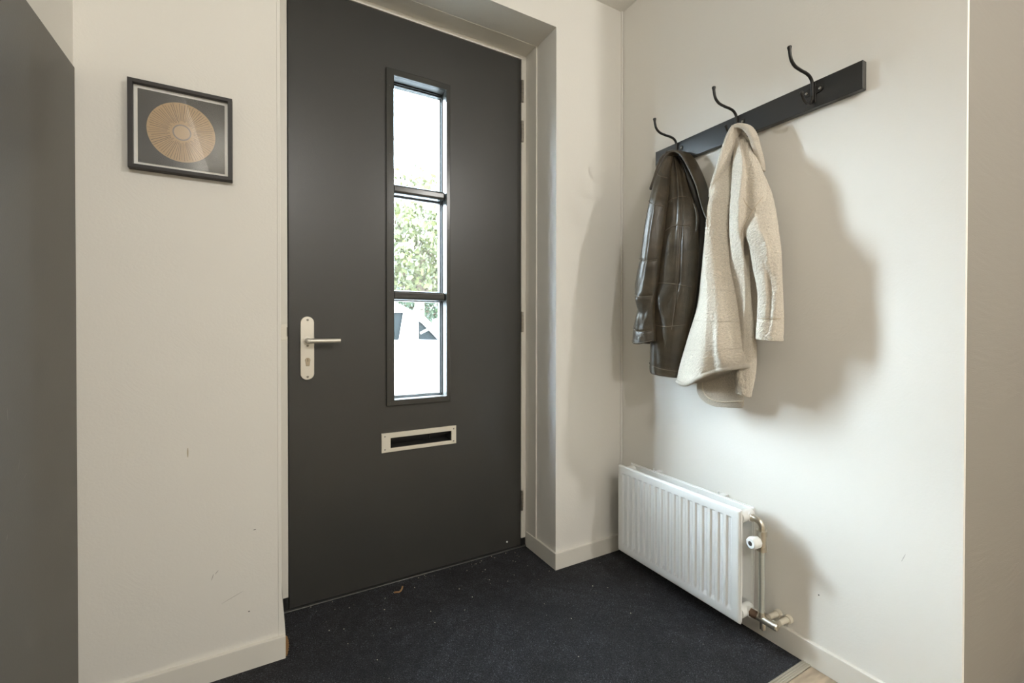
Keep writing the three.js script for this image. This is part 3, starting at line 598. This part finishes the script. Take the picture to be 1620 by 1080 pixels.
// ------------------------------------------------------------------ radiator
{
  const r = thing('radiator', 'white ribbed steel panel radiator low on the right wall', 'radiator');
  const z0 = 0.0957, z1 = 0.6325, y0 = 0.0675, y1 = 0.4185, xf = WALL - 0.12, n = 17;
  // pressed front sheet: seventeen recessed channels
  const pitch = (z1 - z0 - 0.045) / n, first = z0 + 0.0225, pos = [], idx = [], uv = [];
  const zs = [z0, z0 + 0.002, z0 + 0.004, z0 + 0.012]; for (let k = 0; k < n; k++) for (let q = 0; q < 16; q++) zs.push(first + (k + q / 16) * pitch);
  zs.push(z1 - 0.0225, z1 - 0.012, z1 - 0.004, z1 - 0.002, z1); const nz = zs.length - 1;
  const ys = [0, 0.002, 0.004]; for (let q = 0; q <= 24; q++) ys.push(0.022 + 0.026 * q / 24); for (let q = 0; q <= 10; q++) ys.push(0.06 + (y1 - y0 - 0.11) * q / 10); for (let q = 0; q <= 12; q++) ys.push(y1 - y0 - 0.040 + 0.016 * q / 12); ys.push(y1 - y0 - 0.006, y1 - y0 - 0.003, y1 - y0);
  const sm = (a, b, x) => { const t = Math.max(0, Math.min(1, (x - a) / (b - a))); return t * t * (3 - 2 * t); };
  const depth = (z, y) => {
    const k = (z - first) / pitch, f = k - Math.floor(k); let c = 0;
    if (k >= 0 && k < n) { const u = Math.abs(f - 0.5) * 2, end = 0.030; const yy = Math.min(sm(y1 - end + 0.001, y1 - end - 0.003, y), sm(y0 + end - 0.004, y0 + end + 0.006 + 0.010 * (1 - u), y)); c = (1 - sm(0.42, 0.66, u)) * yy; }
    const rim = Math.min(sm(z0, z0 + 0.004, z), sm(z1, z1 - 0.004, z), sm(y0, y0 + 0.004, y), sm(y1, y1 - 0.006, y));
    return 0.0046 * c + 0.006 * (1 - rim);
  };
  const NY = ys.length - 1; for (let i = 0; i <= NY; i++) for (let k = 0; k <= nz; k++) { const y = y0 + ys[i], z = zs[k]; pos.push(xf + depth(z, y), y, z); uv.push(z, y); }
  for (let i = 0; i < NY; i++) for (let k = 0; k < nz; k++) { const a = i * (nz + 1) + k, b = a + nz + 1; idx.push(a, a + 1, b, b, a + 1, b + 1); }
  const g = new THREE.BufferGeometry(); g.setAttribute('position', new THREE.Float32BufferAttribute(pos, 3)); g.setAttribute('uv', new THREE.Float32BufferAttribute(uv, 2)); g.setIndex(idx); g.computeVertexNormals();
  mesh('front_panel', [g.toNonIndexed(), box(xf + 0.009, xf + 0.016, y0 + 0.0015, y1 - 0.001, z0 + 0.001, z1 - 0.001, 0.002), box(xf + 0.004, xf + 0.0075, y0, y1, z1 - 0.002, z1 + 0.0015, 0.001), box(xf + 0.004, xf + 0.0075, y0 - 0.001, y0 + 0.002, z0, z1, 0.001)], M.enamel, r);
  const xb = WALL - 0.04;
  mesh('back_panel', [box(xb - 0.012, xb, y0 + 0.006, y1 - 0.006, z0 + 0.004, z1 - 0.004, 0.002), box(xb - 0.008, xb - 0.0045, y0 + 0.004, y1 - 0.003, z0, z1, 0.001)], M.enamel, r);
  const fins = []; for (let z = z0 + 0.04; z < z1 - 0.03; z += 0.0165) fins.push(box(xf + 0.016, xb - 0.012, y0 + 0.05, y1 - 0.045, z, z + 0.0012));
  fins.push(box(xf + 0.016, xf + 0.05, y0 + 0.05, y1 - 0.055, z1 - 0.03, z1 - 0.0285));
  mesh('convector_fins', fins, M.enamel, r);
  for (const [y, z] of [[y1 - 0.027, z1 - 0.012], [y0 + 0.027, z1 - 0.012], [y1 - 0.027, z0 + 0.02], [y0 + 0.027, z0 + 0.02]]) mesh('header_tube', [cyl([xf + 0.014, y, z], [xb - 0.010, y, z], 0.0175, 0.0175, 24)], M.enamel, r);
  for (const z of [z0 + 0.12, z1 - 0.13]) mesh('bracket', [box(xb - 0.003, WALL, y0 + 0.05, y1 + 0.001, z - 0.010, z + 0.010).translate(0, -0.012, 0), box(xb - 0.004, xb + 0.001, y1 - 0.006, y1 + 0.004, z - 0.002, z + 0.002, 0.0008)], M.enamel, r);
  // upper connection: union, elbow, valve, white hand wheel, riser
  const yU = y1 - 0.027, yD = y0 + 0.027, xc = WALL - 0.072, zv = 0.6725;
  mesh('union', [cyl([xc, yU, z1 - 0.012], [xc, yU, z1 + 0.006], 0.0145, 0.0145, 24), cyl([xc, yU, z1 + 0.006], [xc, yU, z1 + 0.009], 0.013, 0.011, 24)], M.enamel, r);
  mesh('elbow', [tube([[xc, yU, z1 + 0.006], [xc, yU, z1 + 0.02], [xc, yU - 0.003, z1 + 0.031], [xc, yU - 0.014, zv - 0.001], [xc, yU - 0.03, zv]], 0.0098, 40, 16), cyl([xc, yU, z1 + 0.006], [xc, yU, z1 + 0.012], 0.0115, 0.0115, 24)], M.nickel, r);
  const hexa = (y, h, R) => cyl([xc, y, zv], [xc, y + h, zv], R, R, 6);
  mesh('valve_body', [hexa(yU - 0.042, 0.015, 0.0165), cyl([xc, yU - 0.078, zv], [xc, yU - 0.042, zv], 0.0125, 0.0125, 20), hexa(yU - 0.090, 0.015, 0.0155), cyl([xc, yU - 0.06, zv], [xc - 0.024, yU - 0.06, zv - 0.004], 0.009, 0.009, 20)], M.nickel, r);
  const wheel = mesh('hand_wheel', [lathe([[0.0001, 0.034], [0.0055, 0.034], [0.0055, 0.0345], [0.0145, 0.0345], [0.0165, 0.033], [0.018, 0.027], [0.0185, 0.012], [0.0165, 0.004], [0.010, 0]], [xc - 0.012, yU - 0.06, zv - 0.002], [-0.985, 0, -0.17], 9)], M.enamel, r);
  mesh('wheel_cap', [cyl([xc - 0.043, yU - 0.06, zv - 0.0075], [xc - 0.0468, yU - 0.06, zv - 0.008], 0.0072, 0.0066, 16)], M.screw, wheel);
  mesh('riser_pipe', [cyl([xc, 0.10, zv], [xc, yU - 0.084, zv], 0.0085, 0.0085, 20)], M.galv, r);
  // lower connection
  mesh('union', [cyl([xc, yD, z1 - 0.012], [xc, yD, z1 + 0.007], 0.0155, 0.0155, 24)], M.enamel, r);
  mesh('lock_nut', [cyl([xc, yD, z1 + 0.007], [xc, yD, z1 + 0.026], 0.0135, 0.0135, 6), cyl([xc, yD, z1 + 0.026], [xc, yD, z1 + 0.031], 0.0115, 0.0115, 24)], M.brown, r);
  mesh('lower_valve', [cyl([xc, yD, z1 + 0.028], [xc, yD - 0.001, 0.718], 0.0115, 0.0115, 24), cyl([xc, yD - 0.001, 0.718], [xc, yD - 0.001, 0.722], 0.0115, 0.009, 24), cyl([xc, yD + 0.004, zv], [xc, yD + 0.021, zv], 0.0118, 0.0112, 6), cyl([xc, yD - 0.03, zv + 0.004], [xc, yD, zv + 0.004], 0.009, 0.0095, 6), cyl([xc, yD - 0.03, zv + 0.004], [xc, yD - 0.034, zv + 0.004], 0.006, 0.004, 12)], M.nickel, r);
  for (const z of [0.681, 0.712]) {
    const c = mesh('wall_pipe', [cyl([xc + 0.004, yD + 0.002, z], [WALL - 0.002, yD + 0.001, z + 0.004], 0.0078, 0.0078, 20)], M.cream, r);
    mesh('pipe_nut', [cyl([xc + 0.004, yD + 0.002, z], [xc + 0.019, yD + 0.002, z + 0.001], 0.0115, 0.0115, 6)], M.nickel, c);
    mesh('wall_collar', [cyl([WALL - 0.013, yD + 0.001, z + 0.0035], [WALL - 0.001, yD + 0.001, z + 0.004], 0.0118, 0.0125, 24)], M.cream, c);
  }
}

// ------------------------------------------------------------------ ceiling lamps of the hall, behind the camera
for (const [x, z, label] of [[-0.08, 2.75, 'round opal ceiling lamp nearer the front door'], [1.5, 2.6, 'round opal ceiling lamp over the side passage']]) {
  const l = thing('ceiling_lamp', label, 'lamp', [x, HC, z]);
  mesh('lamp_base', lathe([[0.0001, -0.012], [0.15, -0.012], [0.155, -0.008], [0.155, 0]], [0, 0, 0], [0, 1, 0], 40), M.cream, l);
  mesh('lamp_shade', lathe([[0.0001, -0.075], [0.05, -0.072], [0.1, -0.06], [0.135, -0.04], [0.148, -0.013], [0.14, -0.012]], [0, 0, 0], [0, 1, 0], 40), std({ color: lin(0.8, 0.75, 0.65), emissive: lin(1, 0.9, 0.76), emissiveIntensity: 6, roughness: 0.4 }), l);
  const a = new THREE.PointLight(lin(1, 0.985, 0.95), LAMP_POWER);
  a.position.set(x, HC - 0.055, z); a.castShadow = true; a.shadow.radius = 3; scene.add(a);
}

// ------------------------------------------------------------------ outside, seen through the door's window
{
  tag(mesh('pavement', box(-30, 30, -0.35, -0.16, -40, -0.42), std({ color: lin(0.13, 0.128, 0.12), roughness: 0.95 })), 'pale paving in front of the house', 'pavement', null, 'structure');
  // white car parked across the view
  const car = thing('parked_car', 'white car parked outside, seen through the lowest door pane', 'car', [0, -0.16, -4.12]);
  const white = phys({ color: lin(0.8, 0.8, 0.8), roughness: 0.25, clearcoat: 1, clearcoatRoughness: 0.05 }), dk = phys({ color: lin(0.01, 0.012, 0.012), roughness: 0.1 }), tyre = std({ color: lin(0.02, 0.02, 0.02), roughness: 0.9 });
  const prof = [[-1.4, 0.3], [-1.42, 0.9], [-1.2, 1.0], [-1.0, 1.43], [-0.8, 1.47], [1.35, 1.47], [1.75, 1.28], [2.05, 0.98], [2.35, 0.93], [2.8, 0.82], [2.95, 0.65], [2.95, 0.35], [2.75, 0.28], [-1.3, 0.26]];
  const holes = [[[-0.9, 1.0], [0.6, 1.0], [0.6, 1.36], [-0.75, 1.36]], [[0.72, 0.985], [1.41, 0.985], [1.47, 1.345], [0.72, 1.345]], [[1.64, 0.985], [1.93, 0.985], [1.7, 1.22], [1.64, 1.25]]];
  const inner = holes.map((h) => h.slice().reverse());
  mesh('body', [slab(prof, inner, 0.05, 0.12, 0.012), slab(prof, inner, -1.55, -1.48, 0.012), box(-1.3, 2.85, 0.3, 0.94, -1.5, 0.06, 0.03), box(-0.85, 1.38, 1.44, 1.485, -1.5, 0.07, 0.02)], white, car);
  holes.forEach((h) => mesh('side_window', slab(h, [], 0.075, 0.08), phys({ color: lin(0.011, 0.015, 0.016), roughness: 0.12, specularIntensity: 0.15 }), car));
  mesh('wing_mirror', [sphere([1.845, 1.205, 0.28], 0.075, [0.95, 0.75, 0.8]), tube([[1.68, 1.08, 0.12], [1.75, 1.13, 0.2], [1.82, 1.18, 0.27]], 0.016, 16, 8)], white, car);
  for (const x of [-0.7, 2.15]) { const w = mesh('wheel', [new THREE.TorusGeometry(0.24, 0.085, 14, 30).toNonIndexed().translate(x, 0.325, 0.03)], tyre, car); mesh('hub_cap', [lathe([[0.0001, 0.05], [0.12, 0.04], [0.2, 0.0]], [x, 0.325, 0.03], [0, 0, 1])], M.alu, w); }
  mesh('seat', [box(0.1, 0.25, 0.6, 1.22, -0.6, -0.1, 0.05), box(0.1, 0.6, 0.5, 0.7, -0.6, -0.1, 0.05)], dk, car);
  for (const x of [0.66, 1.72]) mesh('door_seam', box(x, x + 0.008, 0.4, 0.97, 0.117, 0.1225), dk, car);
  // hedge and trees
  const leafG = new THREE.CircleGeometry(0.05, 5).scale(0.6, 1, 1);
  const leafMat = (r, g, b) => phys({ color: lin(r, g, b), roughness: 0.7, side: THREE.DoubleSide, transmission: 0.25, thickness: 0 });
  function foliage(n, place, mat, parent, s0, s1) {
    const m = new THREE.InstancedMesh(leafG, mat, n), o = new THREE.Object3D(), c = new THREE.Color(); m.name = 'foliage'; m.castShadow = true; m.userData.kind = 'stuff';
    for (let i = 0; i < n; i++) { const p = place(); o.position.set(...p); o.rotation.set(rr(0, 6), rr(0, 6), rr(0, 6)); o.scale.setScalar(rr(s0, s1)); o.updateMatrix(); m.setMatrixAt(i, o.matrix); const f = rr(0.6, 1.5); c.setRGB(f, f, f * rr(0.7, 1.2)); m.setColorAt(i, c); }
    parent.add(m);
  }
  const bark = std({ color: lin(0.16, 0.12, 0.09), roughness: 0.95 });
  function tree(x, z, h, r, n, mat, label, lean) {
    const t = thing('tree', label, 'tree', [x, -0.16, z]);
    mesh('trunk', [cyl([0, 0, 0], [0.1, h * 0.55, 0], 0.16, 0.09, 12)], bark, t);
    const br = []; for (let i = 0; i < 9; i++) { const a = i * 2.4, L = r * rr(0.5, 0.95), y = h * rr(0.3, 0.6); br.push(tube([[0.05, y, 0], [Math.cos(a) * L * 0.5, y + L * 0.3, Math.sin(a) * L * 0.5], [Math.cos(a) * L, y + L * 0.45 * lean, Math.sin(a) * L]], 0.035, 12, 6)); }
    mesh('branches', br, bark, t);
    foliage(n, () => { const a = rr(0, 2 * Math.PI), b = Math.acos(rr(-1, 1)), q = r * Math.cbrt(rnd()); return [q * Math.sin(b) * Math.cos(a), h * 0.62 + q * Math.cos(b) * 0.75, q * Math.sin(b) * Math.sin(a)]; }, mat, t, 0.9, 1.9);
  }
  tree(3.2, -9.0, 5.4, 2.05, 9000, leafMat(0.115, 0.12, 0.05), 'yellow green tree behind the parked car, nearer the house', 0.6);
  tree(4.6, -12.8, 3.4, 1.9, 6000, leafMat(0.05, 0.08, 0.04), 'fuller green tree standing further back behind the car', 0.8);
  const hd = thing('hedge', 'clipped green hedge along the far side of the paving', 'hedge', [0, -0.16, -11]);
  mesh('hedge_core', box(-6, 9, 0, 1.35, -0.3, 0.3, 0.2), std({ color: lin(0.05, 0.09, 0.03), roughness: 1 }), hd);
  foliage(9000, () => [rr(-6, 9), rr(0.1, 1.5), rr(-0.1, 0.42)], leafMat(0.026, 0.048, 0.02), hd, 0.7, 1.4);
  // terrace across the street
  const ter = thing('terrace_house', 'pale terrace with a tiled roof across the street beyond the trees', 'house', [0, -0.16, -24]);
  mesh('wall', box(-26, 26, 0, 3.4, -6, 0), std({ color: lin(0.2, 0.16, 0.13), roughness: 0.9 }), ter);
  mesh('roof', slab([[0.5, 3.3], [-3, 5.4], [-6.5, 3.3]], [], -26.3, 26.3).rotateY(-Math.PI / 2).scale(-1, 1, 1).rotateY(0), std({ color: lin(0.16, 0.08, 0.06), roughness: 0.8, side: THREE.DoubleSide }), ter);
  for (let x = -24; x < 25; x += 4) { const f = mesh('window', slab(rect(x, x + 1.6, 0.9, 2.3), [rect(x + 0.08, x + 0.76, 0.98, 2.22), rect(x + 0.84, x + 1.52, 0.98, 2.22)], -0.02, 0.05), white, ter); mesh('pane', box(x + 0.05, x + 1.55, 0.95, 2.25, 0.0, 0.015), dk, f); }
}
renderer.render(scene, camera);
